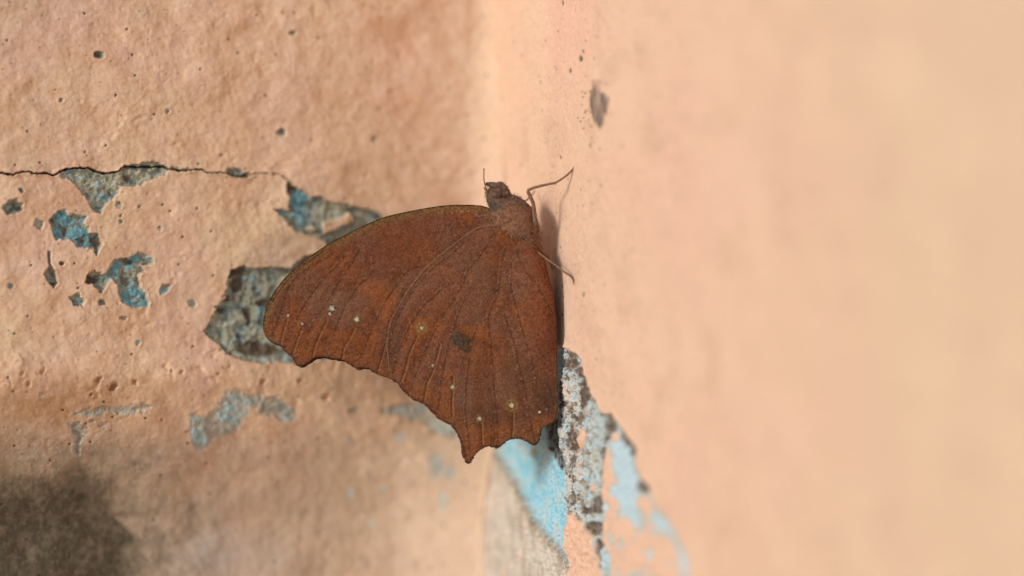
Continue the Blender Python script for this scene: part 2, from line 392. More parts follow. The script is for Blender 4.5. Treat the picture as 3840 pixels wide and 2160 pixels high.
# peeled patches
fid = np.zeros(XX.shape, dtype=np.int64)
parts = {}
isl_sd = np.full(XX.shape, 1e3)
for I in ISLANDS: isl_sd = np.minimum(isl_sd, local_sd(wx, wy, I))
jx = PX + 4.6 * fbm(PX, PY, 17, 3, 71) + 5 * fbm(PX, PY, 60, 2, 73); jy = PY + 4.6 * fbm(PX, PY, 17, 3, 72) + 5 * fbm(PX, PY, 60, 2, 74)
pn1 = fbm(XX, ZZ, 1.9, 4, 81); pn2 = fbm(XX, ZZ, .8, 3, 82); pn3 = fbm(XX, ZZ, 4.5, 3, 83)
br = np.zeros(XX.shape)
for B in BROWN: br = np.maximum(br, sstep(7, -7, local_sd(jx, jy, B)))
for k, (poly, dep, blue, lab) in enumerate(PEELS, 1):
    small = np.ptp(np.array(poly)[:, 0]) < 60
    sd = local_sd(PX + (jx - PX) * (.4 if small else 1), PY + (jy - PY) * (.4 if small else 1), poly)
    sd = np.maximum(sd, -isl_sd)
    lowp = poly[0][1] > 1440
    if lowp: sd = sd + 9 * fbm(PX, PY, 22, 3, 77)
    m = sstep(9.0, -12.0, sd) if lowp else sstep(3.0, -4.0, sd)
    if not m.any(): continue
    if lowp: m = m * np.clip(.86 + .5 * pn1, .3, 1)
    H = H * (1 - .6 * m) - dep * m * (.5 if lowp else 1.1) + m * (.26 * pn1 + .16 * pn2) - .35 * br * m
    H += .05 * np.exp(-((sd - 5) / 4.0) ** 2)             # the coat curls up a little round the hole
    lowp = poly[0][1] > 1440
    base = np.array([.385, .365, .245]) if not lowp else np.array([.45, .45, .37])
    c = np.zeros(XX.shape + (3,)) + base
    c = mixc(c, (.52, .47, .34), .9 * sstep(.05, .5, pn1))
    c = mixc(c, (.42, .34, .21), .7 * sstep(.1, .6, pn3 * .6 - pn1 * .6))
    bl = sstep(.95 - 1.0 * blue, 1.35 - 1.0 * blue, .5 + pn3 * .55 + .5 * pn1 + .25 * pn2)
    c = mixc(c, (.125, .33, .365) if not lowp else (.36, .50, .50), bl * .92)
    c = mixc(c, (.42, .52, .49), .8 * sstep(.25, .55, pn2) * sstep(-.3, .2, pn3))
    c = mixc(c, (.15, .14, .095), (.55 * sstep(.25, .55, -pn2 - .25 * pn1)) * (.35 if lowp else 1))
    c = mixc(c, (.24, .37, .36), .6 * sstep(.15, .5, -pn1 + .2 * pn3))
    brm = np.maximum(br, .85 * sstep(.5, .75, -pn1 + .2 * pn2) * (0 if lowp else 1))
    c = mixc(c, (.12, .068, .036), .85 * brm)
    if lowp: c = mixc(c, (.66, .65, .54), .85 * sstep(1540, 1650, PX) * sstep(1480, 1530, PY))
    if lowp: c = mixc(c, (.22, .19, .15), .45 * sstep(.1, .6, -pn3 + .3 * pn2))
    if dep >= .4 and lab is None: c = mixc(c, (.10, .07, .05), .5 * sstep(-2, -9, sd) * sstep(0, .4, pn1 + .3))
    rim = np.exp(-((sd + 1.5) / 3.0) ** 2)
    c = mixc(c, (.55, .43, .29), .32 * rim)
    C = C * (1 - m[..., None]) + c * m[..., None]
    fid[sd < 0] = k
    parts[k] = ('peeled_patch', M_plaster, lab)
cr_d = local_line(jx * .5 + PX * .5, PY * .4 + jy * .6 , CRACK) - 1.2 * fbm(PX, PY, 25, 2, 91)
wid = 1.9 * sstep(1250, 100, PX) + 1.1
cm = sstep(wid + 1.5, wid - 1.5, cr_d) * (1 - .6 * sstep(700, 1300, PX))
H -= .9 * cm; C = mixc(C, (.035, .022, .015), np.clip(cm * 1.1, 0, 1))
H += .12 * np.exp(-((cr_d - wid - 4) / 4.) ** 2) * (PY > 500)
kcr = len(PEELS) + 1
fid[(cm > .55) & (fid == 0)] = kcr
parts[kcr] = ('crack', M_plaster, 'thin dark crack running across the wall')
NRM = np.array([.402, -.915, 0.0])
H = H * (1 - .8 * sstep(1.0, 5.5, FIL)) + FIL
P = np.stack([XX, YY, ZZ], -1) + H[..., None] * NRM
split_wall('wall_left', P.reshape(-1, 3), C.reshape(-1, 3), fid.ravel(), nu, nv, False,
           'shaded salmon plaster wall with blue peeled patches and a crack, behind the butterfly', parts)

# ---- right wall
ys = np.concatenate([np.linspace(46, 16, 90), np.arange(15.8, -20, -.16), np.arange(-20, -60, -.4), np.arange(-60, -125, -1.), -125 - np.cumsum(np.geomspace(1.5, 14, 10))])
zs = np.concatenate([-43 - np.cumsum(np.geomspace(.3, 62, 24))[::-1], np.linspace(-43, 42, 720), 42 + np.cumsum(np.geomspace(.3, 12, 18))])
nu, nv = len(ys), len(zs)
YY, ZZ = np.meshgrid(ys, zs, indexing='ij')
XX = XC - T * YY
kk = D / (D + YY)
PX = 1920 + XX / S * kk; PY = 1080 - ZZ / S * kk
L = YY * 1.0925                                   # length along the wall
ZQ = (1640, 1560, .4142); ZR = (1980, 1240, .3313); ZU = (1640, 0, .4417)
H = .5 * fbm(L, ZZ, 24, 3, 111) + .14 * fbm(L, ZZ, 6, 3, 112) + .05 * fbm(L, ZZ, 1.6, 3, 113) + .02 * fbm(L, ZZ, .5, 2, 114)
C = np.zeros(XX.shape + (3,)) + np.array([.74, .475, .315])
n1 = fbm(L, ZZ, 26, 3, 121); n2 = fbm(L, ZZ, 8, 4, 122)
C = mixc(C, (.745, .455, .32), .8 * sstep(-.1, .6, n1))
C = mixc(C, (.735, .48, .315), .6 * sstep(0, .7, -n1))
C = mixc(C, (.70, .475, .305), .9 * sstep(-25, -95, YY))  # light falloff towards the near end put into the coat colour
C = C * (1 + .022 * np.clip(fbm(L, ZZ, 17, 3, 124), -1.2, 1.2))[..., None]
C = mixc(C, (.765, .51, .34), .8 * sstep(2, 7, YY) * sstep(1100, 700, PY))
C = mixc(C, (.64, .41, .27), .6 * sstep(.25, .8, n2))
# fine grit and pinholes along the focused strip
for sc_, kp, th, st, sd_ in [(1.0, .35, .16, .55, 131), (.62, .4, .2, .45, 132), (2.6, .35, .09, .8, 133)]:
    d, r = cells(L * .8, ZZ, sc_, sd_, kp)
    dens = np.clip(.35 + .9 * fbm(L, ZZ, 9, 2, sd_ + 5), .1, 1) 
    k = sstep(th, th * .45, d) * (r < dens)
    C = mixc(C, (.24, .15, .09), st * k); H -= .07 * k
jx = PX + 3.0 * fbm(L, ZZ, .9, 2, 141) + 6 * fbm(L, ZZ, 3, 2, 142)
jy = PY + 3.5 * fbm(L, ZZ, .9, 2, 143) + 9 * fbm(L, ZZ, 3, 2, 144)
for (cx, cy, rx, ry, st, dep) in [(2174,221,8,11,.9,.3),(2137,266,5,9,.8,.2),(2104,12,4,11,.8,.2),(2186,194,7,9,.5,.1),(2221,546,6,12,.55,.1),(2099,590,4,8,.8,.2),(2195,1105,5,12,.6,.1),(2040,154,4,5,.4,.1),(2022,310,5,8,.35,.1),(2108,1180,3,6,.9,.2),(2075,252,4,5,.4,.1)]:
    d = np.hypot((PX - cx) / rx, (PY - cy) / ry)
    k = sstep(1.15, .75, d + .15 * n2)
    C = mixc(C, (.10, .075, .05), st * k); H -= dep * k
# soot smudge
st1 = Z(*ZU, [(1345,740),(1375,760),(1355,900),(1360,990),(1380,1050),(1340,1000),(1315,920),(1325,830)])
st2 = Z(*ZU, [(1400,780),(1450,800),(1482,830),(1470,920),(1430,1060),(1400,1095),(1375,1060),(1395,960),(1410,880)])
sm = np.maximum(sstep(5, -5, local_sd(jx, jy, st1)), sstep(6, -6, local_sd(jx, jy, st2)) * .9)
sm = np.maximum(sm, .45 * sstep(8, -8, local_sd(jx, jy, Z(*ZU, [(1340,700),(1420,670),(1400,760),(1345,1000),(1340,900)]))))
sm = np.maximum(sm, .62 * sstep(6, -10, local_sd(jx, jy, [(2236,330),(2285,358),(2290,395),(2268,470),(2248,482),(2232,430)])))
sm = sm * np.clip(.8 + .5 * fbm(L * 1.2, ZZ * .5, 1.0, 3, 151), .15, 1)
sp, r = cells(PX, PY, 15, 152, .5)
near = np.exp(-(((PX - 2205) / 30.) ** 2 + ((PY - 440) / 75.) ** 2))
sm = np.maximum(sm, .7 * sstep(.3, .15, sp) * (r < near))
C = mixc(C, (.09, .075, .065), np.clip(sm * 1.15, 0, .93))
# --- flaked zone low on the wall
right_b = Z(*ZR, [(355,140),(440,190),(520,270),(610,320),(640,470),(670,590),(725,720),(780,850),(850,960),(930,930),(960,1000),(1050,1110),(1130,1220),(1200,1340)]) + \
          Z(*ZQ, [(1790,330),(1780,440),(1830,560),(1920,650),(1960,800),(2050,900),(2120,1020),(2200,1150),(2260,1300),(2290,1449),(2330,1700)])
flaked = right_b + [(2110, 2264)] + Z(*ZQ, [(1165,1449),(1160,1300),(1110,1120),(1150,980),(1152,860),(1145,780),(1150,500),(1140,400),(1100,300),(1085,150),(1075,0)]) + [(2090, 1500), (2098, 1400)]
fsd = poly_sd(jx, jy, flaked)
fm = sstep(3, -4, fsd)
q1 = fbm(L, ZZ, .8, 4, 161); q2 = fbm(L, ZZ, .35, 2, 162); q3 = fbm(L, ZZ, 3.0, 3, 163); q4 = fbm(L * .5, ZZ * .35, 1.2, 3, 164)
qv = fbm(L * 1.6, ZZ * .55, .7, 4, 165); q5 = fbm(L * 1.3, ZZ, .28, 2, 166); q6 = fbm(L, ZZ, 1.7, 3, 167)
c = np.zeros(XX.shape + (3,)) + np.array([.50, .51, .45])
c = mixc(c, (.36, .56, .61), .9 * sstep(.0, .4, q1 + .3 * q6))
c = mixc(c, (.67, .66, .60), .9 * sstep(.1, .4, q2))
c = mixc(c, (.24, .165, .10), .8 * sstep(.05, .4, -q6 + .4 * qv) * sstep(2240, 2180, PX))
c = mixc(c, (.085, .06, .042), .9 * sstep(.2, .45, -q5 * .7 - qv * .55 - .35 * q6) * sstep(2300, 2170, PX))
c = mixc(c, (.70, .47, .32), .8 * sstep(.35, .5, qv + .2 * q6) * sstep(2200, 2150, PX))
c = mixc(c, (.55, .49, .36), .7 * sstep(.05, .45, q4) * sstep(2160, 2200, PX))
c = mixc(c, (.20, .17, .13), .7 * sstep(.25, .5, -q1 - .2 * q2) * sstep(2160, 2200, PX))
def inside(poly, e=6): return sstep(e, -e, local_sd(jx, jy, poly))
salmon_in = np.zeros(XX.shape); brown_in = np.zeros(XX.shape); blue_in = np.zeros(XX.shape)
for p in [Z(*ZQ, [(1270,130),(1310,130),(1325,200),(1300,300),(1255,290),(1250,220)]), Z(*ZQ, [(1262,420),(1285,420),(1280,520),(1262,520)]),
          Z(*ZR, [(410,570),(430,570),(425,700),(450,760),(430,840),(420,760)]), Z(*ZR, [(475,620),(495,620),(492,690),(480,690)]),
          Z(*ZQ, [(1390,620),(1420,620),(1415,690),(1390,680)]),
          Z(*ZQ, [(1500,310),(1540,320),(1570,400),(1570,470),(1600,520),(1640,620),(1560,650),(1570,740),(1640,760),(1650,880),(1700,920),(1760,900),(1780,1000),(1850,1010),(1880,1000),(1900,900),(1980,1000),(2060,1050),(2180,1250),(2250,1500),(1580,1500),(1540,1300),(1480,1150),(1480,1000),(1520,900),(1480,800),(1480,600),(1495,450)]),
          Z(*ZQ, [(1780,740),(1880,720),(1940,800),(1930,900),(1900,960),(1850,850),(1790,820)]),
          Z(*ZQ, [(1160,880),(1230,880),(1260,950),(1300,960),(1320,1010),(1380,1080),(1400,1200),(1420,1330),(1470,1500),(1150,1500),(1165,1300),(1110,1120),(1150,990)]),
          Z(*ZQ, [(1570,140),(1610,130),(1640,200),(1570,260),(1540,230)])]:
    salmon_in = np.maximum(salmon_in, inside(p))
for p in [Z(*ZQ, [(1165,60),(1220,60),(1240,180),(1250,260),(1215,340),(1150,290),(1160,200)]), Z(*ZQ, [(1205,370),(1245,370),(1215,440),(1190,480),(1170,440)]),
          Z(*ZQ, [(1455,290),(1490,280),(1490,400),(1470,500),(1470,650),(1445,640),(1450,500),(1470,420)]),
          Z(*ZQ, [(1410,720),(1480,690),(1490,800),(1460,880),(1300,880),(1280,840),(1380,800)]),
          Z(*ZQ, [(1330,960),(1470,950),(1470,1060),(1380,1090),(1310,1010)]),
          Z(*ZQ, [(1400,1150),(1440,1100),(1470,1180),(1430,1240),(1440,1380),(1410,1330)]),
          Z(*ZQ, [(1500,0),(1570,-20),(1600,90),(1530,170),(1500,250),(1480,260)]),
          Z(*ZQ, [(1640,110),(1700,150),(1790,320),(1760,370),(1690,280),(1640,200)]),
          Z(*ZQ, [(1760,440),(1795,450),(1800,520),(1770,520)]), Z(*ZQ, [(1790,570),(1870,600),(1930,690),(1850,700),(1780,680)]),
          Z(*ZR, [(520,450),(610,390),(650,500),(725,720),(690,760),(640,800),(600,900),(570,880),(560,700),(560,560)]),
          Z(*ZR, [(360,330),(520,330),(560,400),(470,460),(370,430)]), Z(*ZR, [(400,220),(470,215),(520,270),(440,290)]),
          Z(*ZR, [(355,800),(420,790),(440,860),(360,890)]), Z(*ZR, [(480,920),(540,960),(600,900),(610,960),(580,1100),(540,1080),(500,1000)]),
          Z(*ZR, [(850,960),(940,930),(960,1000),(960,1120),(890,1180),(850,1080)]),
          Z(*ZQ, [(1180,790),(1230,790),(1230,820),(1180,815)])]:
    brown_in = np.maximum(brown_in, inside(p, 4))
for p in [Z(*ZQ, [(1560,230),(1640,200),(1720,330),(1770,380),(1760,470),(1800,560),(1790,700),(1780,850),(1850,960),(1840,1000),(1780,990),(1700,900),(1650,880),(1640,760),(1570,720),(1570,620),(1640,600),(1600,480),(1570,400)]),
          Z(*ZQ, [(1950,870),(2040,880),(2100,1010),(2050,1060),(1960,990)]), Z(*ZQ, [(1910,1200),(1950,1200),(1950,1300),(1910,1300)]),
          Z(*ZQ, [(1420,1240),(1480,1200),(1550,1290),(1540,1370),(1470,1330),(1440,1390)]), Z(*ZQ, [(1490,760),(1560,800),(1540,880),(1490,860)]),
          Z(*ZQ, [(2150,1180),(2240,1290),(2280,1440),(2200,1400)]), Z(*ZQ, [(1555,1080),(1590,1080),(1590,1110),(1560,1115)]), Z(*ZQ, [(1640,1140),(1680,1130),(1680,1190),(1650,1190)])]:
    blue_in = np.maximum(blue_in, inside(p, 6))
lowright = sstep(2200, 2260, PX)
c = mixc(c, (.44, .50, .46), .5 * lowright)
c = mixc(c, (.50, .62, .64), .92 * blue_in)
rb = local_line(jx, jy, right_b[3:], 60)
brown_in = np.maximum(brown_in, .9 * sstep(15, 6, rb + 7 * q6) * sstep(-1, -4, fsd) * sstep(-.35, .05, q6 + .35 * sstep(1800, 1600, PY)) * sstep(2000, 1900, PY))
brown_in = brown_in * np.clip(.9 + .5 * q1, .3, 1)
c = mixc(c, (.14, .085, .052), .92 * brown_in)
c = mixc(c, (.075, .05, .035), .6 * brown_in * sstep(.1, .5, q1))
cov = salmon_in * (1 - blue_in)
blot = sstep(.18, .42, fbm(L, ZZ, 3.2, 3, 168)) * sstep(2255, 2290, PX) * sstep(1860, 1950, PY) * sstep(-2, -60, fsd + 60 * (PX < 2300))
cov = cov * (1 - .85 * blot)
c = mixc(c, (.50, .53, .47), .8 * blot)
c = mixc(c, (.745, .47, .315), cov)
c = mixc(c, (.50, .28, .16), .55 * cov * sstep(.3, .6, -q1) * sstep(2260, 2230, PX))
H += fm * (-.28 * (1 - cov) + (.26 * q1 + .18 * q2 + .12 * qv) * (1 - .55 * cov) - .30 * brown_in)
H += fm * .26 * cov * fbm(L, ZZ, 1.1, 3, 171) * sstep(2280, 2230, PX)
H += .12 * np.exp(-((fsd - 5) / 5.) ** 2)
C = C * (1 - fm[..., None]) + c * fm[..., None]
# --- deep recess behind the flaked zone: old sky-blue wash and a pale cement fillet
deep = [(2150, 1290), (2112, 1290), (2102, 1400), (2092, 1500), (2092, 1560)] + Z(*ZQ, [(1085,150),(1100,300),(1140,400),(1150,500),(1145,780),(1152,860),(1150,980),(1110,1120),(1160,1300),(1165,1449)]) + [(2122, 2400), (1500, 2400), (1500, 1520), (1900, 1450), (2080, 1290)]
dsd = poly_sd(jx, jy, deep)
dm = sstep(2, -5, dsd)
low = sstep(1290, 1330, PY)
H -= 1.1 * dm * low
c = np.zeros(XX.shape + (3,)) + np.array([.37, .65, .73])
c = mixc(c, (.27, .59, .71), sstep(-.1, .5, q3))
c = mixc(c, (.50, .60, .58), .8 * sstep(.05, .6, -q3 + .4 * q1))
c = mixc(c, (.64, .63, .54), .7 * sstep(1900, 1800, PX) * sstep(1800, 1700, PY))
c = mixc(c, (.16, .20, .20), .55 * sstep(.25, .5, -q2 - .2 * q1))
c = mixc(c, (.56, .66, .66), .3 * sstep(.2, .5, q2))
diag = Z(*ZQ, [(300,250),(480,340),(560,430),(690,640),(780,800),(880,980),(980,1120),(1080,1250),(1180,1420),(1200,1700)]) + [(1500, 2400), (1500, 1600)]
gsd = poly_sd(jx, jy, diag)
gm = sstep(9, -6, gsd)
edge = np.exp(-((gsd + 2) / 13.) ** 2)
g = np.zeros(XX.shape + (3,)) + np.array([.68, .58, .465])
g = mixc(g, (.58, .51, .42), .8 * sstep(0, .6, q3)); g = mixc(g, (.66, .49, .36), .7 * sstep(.1, .7, -q3 + .3 * n2))
g = mixc(g, (.26, .20, .14), .55 * sstep(.16, .4, -q2 - .3 * qv)); g = mixc(g, (.70, .63, .53), .6 * sstep(.15, .45, q2 + .3 * q1))
g = mixc(g, (.36, .29, .21), .55 * sstep(.15, .5, fbm(L * .8, ZZ * .3, 1.5, 3, 169)))
g = mixc(g, (.50, .54, .50), .5 * sstep(.25, .6, q4 - .1) * sstep(1950, 1850, PX))
c = c * (1 - gm[..., None]) + g * gm[..., None]
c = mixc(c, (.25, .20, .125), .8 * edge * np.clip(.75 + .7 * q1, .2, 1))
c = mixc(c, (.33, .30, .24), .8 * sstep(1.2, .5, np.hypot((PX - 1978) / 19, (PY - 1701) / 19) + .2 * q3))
shade_gri = inside(Z(*ZQ, [(930,20),(1090,20),(1090,300),(1150,480),(1060,470),(960,300)]), 10)  # wing shadow painted dark into the blue, mixed with black grime
c = mixc(c, (.15, .135, .115), .85 * shade_gri); c = mixc(c, (.03, .025, .02), .92 * shade_gri * sstep(-.05, .35, q1 + .25 * q3))
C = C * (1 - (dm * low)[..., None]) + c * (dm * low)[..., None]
H += dm * low * (.10 * q1 + .05 * q2 + .55 * gm + .10 * gm * q1)
H += .9 * np.exp(-((gsd - 0) / 16.) ** 2) * dm * low * .35
fid = np.zeros(XX.shape, dtype=np.int64)
fid[(fm > .5) & (cov < .5)] = 1
fid[(dm > .5) & (low > .3) & (gm < .5)] = 2
fid[(dm > .5) & (low > .3) & (gm >= .5)] = 3
parts = {1: ('peeled_patch', M_plaster, 'speckled white, blue and brown flaking plaster beside the hind wing'),
         2: ('old_paint', M_plaster, 'sky blue old paint below the hind wing'),
         3: ('cement_fillet', M_plaster, 'pale grey cement sloping up into the corner')}
P = np.stack([XX, YY, ZZ], -1) + H[..., None] * np.array([-.915, -.402, 0.0])
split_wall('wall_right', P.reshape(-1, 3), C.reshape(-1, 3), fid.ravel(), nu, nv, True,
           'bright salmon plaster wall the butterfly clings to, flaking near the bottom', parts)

# ================================================================ BUTTERFLY
root = bpy.data.objects.new('butterfly', None); COL.objects.link(root)
root.empty_display_size = .01
root.location = tuple(v * K for v in at(2105, 1000, 0))
root['label'] = 'brown leaf-like butterfly with closed wings clinging to the salmon wall'
root['category'] = 'butterfly'
ORG = np.array(at(2105, 1000, 0))

def bpart(name, verts, faces, mat, parent=None, col=None, smooth=True):
    return mesh_from(name, np.asarray(verts) - ORG, faces, mat, parent or root, col, smooth)

z1 = ZB; z2 = (1600, 560, .24845); z3 = (960, 920, .24845); z4 = (1600, 920, .24845); z5 = (960, 1200, .24845); z6 = (1480, 1200, .24845); z7 = (1560, 1440, .24845)

def spline(pts, step):
    """Catmull-Rom through the points, sampled about every step"""
    p = np.array(pts, float); out = []
    n = len(p)
    for i in range(n - 1):
        p0 = p[max(i - 1, 0)]; p1 = p[i]; p2 = p[i + 1]; p3 = p[min(i + 2, n - 1)]
        k = max(1, int(np.hypot(*(p2 - p1)[:2]) / step))
        for j in range(k):
            t = j / k
            out.append(.5 * (2 * p1 + (p2 - p0) * t + (2 * p0 - 5 * p1 + 4 * p2 - p3) * t * t + (3 * p1 - p0 - 3 * p2 + p3) * t ** 3))
    out.append(p[-1])
    return np.array(out)

costa = [(1863,806),(1836,782),(1811,772.5),(1780,769),(1749,768),(1712,768),(1674,770),(1636,774.5),(1600,780),(1525,794),(1444,813),(1376,840),(1308,873),(1264,896),(1223,920),(1159,964),(1109,1004),(1072,1039),(1039,1079),(1017,1114),(1000,1148),(991,1181),(986,1213),(988,1241),(997,1262),(1012,1278)]
outer_f = [(1012,1278),(1033,1289),(1054,1299),(1069,1319),(1094,1338),(1104,1356),(1116,1372),(1127,1376),(1141,1371),(1157,1360),(1174,1348),(1184,1342),(1202,1341),(1221,1341),(1256,1348),(1283,1350),(1308,1364),(1326,1376),(1342,1386),(1352,1381),(1382,1383),(1400,1396),(1432,1407),(1469,1420)]
under_f = [(1469,1420),(1520,1400),(1560,1250),(1650,1050),(1800,930),(1885,870),(1863,806)]
costa_h = [(1470,1424),(1463,1400),(1457,1379),(1453,1330),(1450,1300),(1452,1267),(1458,1230),(1469,1193),(1494,1148),(1526,1091),(1561,1044),(1591,1007),(1640,962),(1684,928),(1730,892),(1774,860),(1810,846),(1848,843),(1890,852),(1920,872),(1960,900),(1985,913),(2010,925)]
inner_h = [(2010,925),(2032,947),(2047,990),(2060,1044),(2074,1099),(2081,1156),(2087,1198),(2087,1240),(2089,1280),(2089,1340),(2090,1425),(2094,1480),(2092,1514),(2089,1549),(2082,1574),(2067,1587),(2042,1599),(2030,1614)]
outer_h = [(2030,1614),(2025,1641),(2017,1661),(2000,1669),(1982,1661),(1962,1649),(1938,1644),(1915,1647),(1898,1656),(1878,1673),(1863,1681),(1848,1677),(1831,1673),(1801,1686),(1781,1708),(1771,1726),(1764,1736),(1754,1739),(1745,1728),(1739,1688),(1731,1659),(1719,1634),(1706,1614),(1692,1594),(1667,1582),(1647,1572),(1622,1547),(1587,1513),(1560,1504),(1520,1474),(1494,1441),(1470,1424)]

def fringe(pts, amp, step=3.2):
    c = spline(pts, step)
    t = np.gradient(c, axis=0); n = np.stack([t[:, 1], -t[:, 0]], 1); n /= np.linalg.norm(n, axis=1)[:, None] + 1e-9
    j = rng.uniform(-1, 1, len(c)) * amp + amp * .5 * (np.arange(len(c)) % 2)
    j[:2] = 0; j[-2:] = 0
    return c + n * j[:, None]

# veins (photo pixels)
V_fore = [Z(*z3, [(1200,90),(900,280),(650,430),(560,540),(460,680),(430,800),(400,920),(350,1060),(300,1200),(240,1390)]),
          Z(*z3, [(1340,160),(1130,390),(950,590),(830,750),(720,920),(640,1050),(560,1220),(530,1320)]),
          Z(*z3, [(1560,60),(1440,270),(1370,380),(1210,630),(1090,830),(960,1020),(850,1180),(780,1320)]),
          Z(*z3, [(1750,140),(1775,300),(1765,390),(1720,450),(1560,590),(1500,680),(1430,790),(1330,930),(1250,1130),(1160,1370),(1100,1500)]),
          Z(*z3, [(2480,310),(2300,380),(2240,430),(2090,640),(2000,770),(1890,960),(1800,1150),(1700,1380),(1610,1640)]),
          Z(*z3, [(1000,100),(760,270),(560,430),(400,620),(280,780),(210,900)])]
V_hind = [Z(*z4, [(560,-60),(400,120),(240,230),(100,340),(0,440)]) + Z(*z3, [(2420,620),(2300,790),(2200,960),(2100,1180),(2060,1290)]) + Z(*z5, [(2040,280),(1990,400)]),
          Z(*z4, [(400,550),(220,670),(100,790),(0,860)]) + Z(*z3, [(2400,1070),(2340,1180)]) + Z(*z6, [(180,180),(70,420),(10,640),(-30,800)]),
          Z(*z4, [(920,0),(780,180),(680,310),(600,400),(560,560),(450,740),(370,880),(280,1000),(217,1127)]) + Z(*z6, [(610,150),(520,330),(430,500),(340,760),(240,1050)]),
          Z(*z4, [(570,800),(510,950),(450,1110),(390,1300)]) + Z(*z6, [(810,380),(760,620),(710,850),(680,1080),(660,1200),(650,1380)]),
          Z(*z4, [(1210,0),(1150,170),(1130,300),(1110,450),(1090,600),(1060,750),(1000,880),(960,980),(930,1070),(930,1180),(950,1370)]) + Z(*z6, [(1450,420),(1470,660),(1490,860),(1500,1080),(1520,1290)]) + Z(*z7, [(1190,250),(1220,480),(1230,700),(1230,920)]),
          Z(*z6, [(1245,80),(1190,250),(1140,470),(1110,700),(1080,950),(1070,1150),(1060,1440)]) + Z(*z7, [(760,600),(780,780),(800,930),(810,1010)]),
          Z(*z4, [(1165,1020),(1230,1230)]) + Z(*z6, [(1740,180),(1800,370),(1850,620),(1890,760),(1950,980),(1980,1180)]) + Z(*z7, [(1680,320),(1740,640),(1790,860)]),
          Z(*z4, [(1330,40),(1420,270),(1500,410),(1590,520),(1700,680),(1760,790),(1850,950),(1930,1100)]),
          Z(*z4, [(1270,250),(1270,560),(1290,720),(1350,950),(1390,1090)]) + Z(*z6, [(1900,80),(1970,300),(2050,560),(2110,800),(2150,980)]),
          Z(*z4, [(930,1080),(860,1140),(770,1190)])]
FOLD_f = [Z(*z5, [(460,0),(400,200),(360,380)]), Z(*z5, [(690,130),(620,300),(550,500)]), Z(*z5, [(1070,0),(960,220),(870,430),(850,560)]), Z(*z5, [(1480,130),(1400,300),(1320,430),(1290,590)]), Z(*z5, [(1950,370),(1900,540),(1830,780)])]
FOLD_h = [Z(*z6, [(340,230),(210,520),(150,760),(90,930)]), Z(*z6, [(680,360),(620,600),(560,800),(480,960),(430,1240)]), Z(*z6, [(870,850),(870,1040),(860,1240),(860,1440)]), Z(*z7, [(980,560),(985,700),(995,930)]), Z(*z7, [(1455,420),(1455,600),(1440,800)])]
# eyespots: x, y, white core radius, ochre ring radius, dark halo radius
SPOTS_f = [(1080.5,1182,5.5,0,12),(1135,1216,5,0,10),(1247,1157,11,0,19),(1237,1175,6,0,11),(1339,1197,10,18,22)]
SPOTS_h = [(1582,1229,7,27,12),(1623,1371,6,8,11),(1696,1451,8,16,15),(1918.5,1520,10,29,16),(2024,1545,6,8,15),(1798.5,1569,9,19,17),(2049,1534,3,0,8)]

def wing_mesh(outline, gstep):
    pts = [Vector((float(x), float(y))) for x, y in outline]
    n = len(pts)
    a = np.array(outline)
    gx = np.arange(a[:, 0].min(), a[:, 0].max(), gstep); gy = np.arange(a[:, 1].min(), a[:, 1].max(), gstep * .87)
    GX, GY = np.meshgrid(gx, gy); GX = GX + ((np.arange(len(gy)) % 2) * gstep * .5)[:, None]
    GX = GX.ravel(); GY = GY.ravel()
    sd = poly_sd(GX, GY, [tuple(p) for p in outline])
    m = sd < -gstep * .55
    GX = GX[m]; GY = GY[m]
    allp = pts + [Vector((float(x), float(y))) for x, y in zip(GX, GY)]
    v, e, f, ov, oe, of = delaunay_2d_cdt(allp, [], [list(range(n))], 1, 1e-4)
    V2 = np.array([(p.x, p.y) for p in v]); F = np.array([list(t) for t in f if len(t) == 3])
    # boundary edges
    E = np.sort(np.concatenate([F[:, [0, 1]], F[:, [1, 2]], F[:, [2, 0]]]), axis=1)
    return V2, F

def abdomen_bulge(x, y):
    d = seg_dist(x, y, [(1925,850),(1975,890),(2010,985),(2040,1120),(2052,1260)])
    return np.exp(-(d / 62.) ** 2) * sstep(1480, 1150, y)

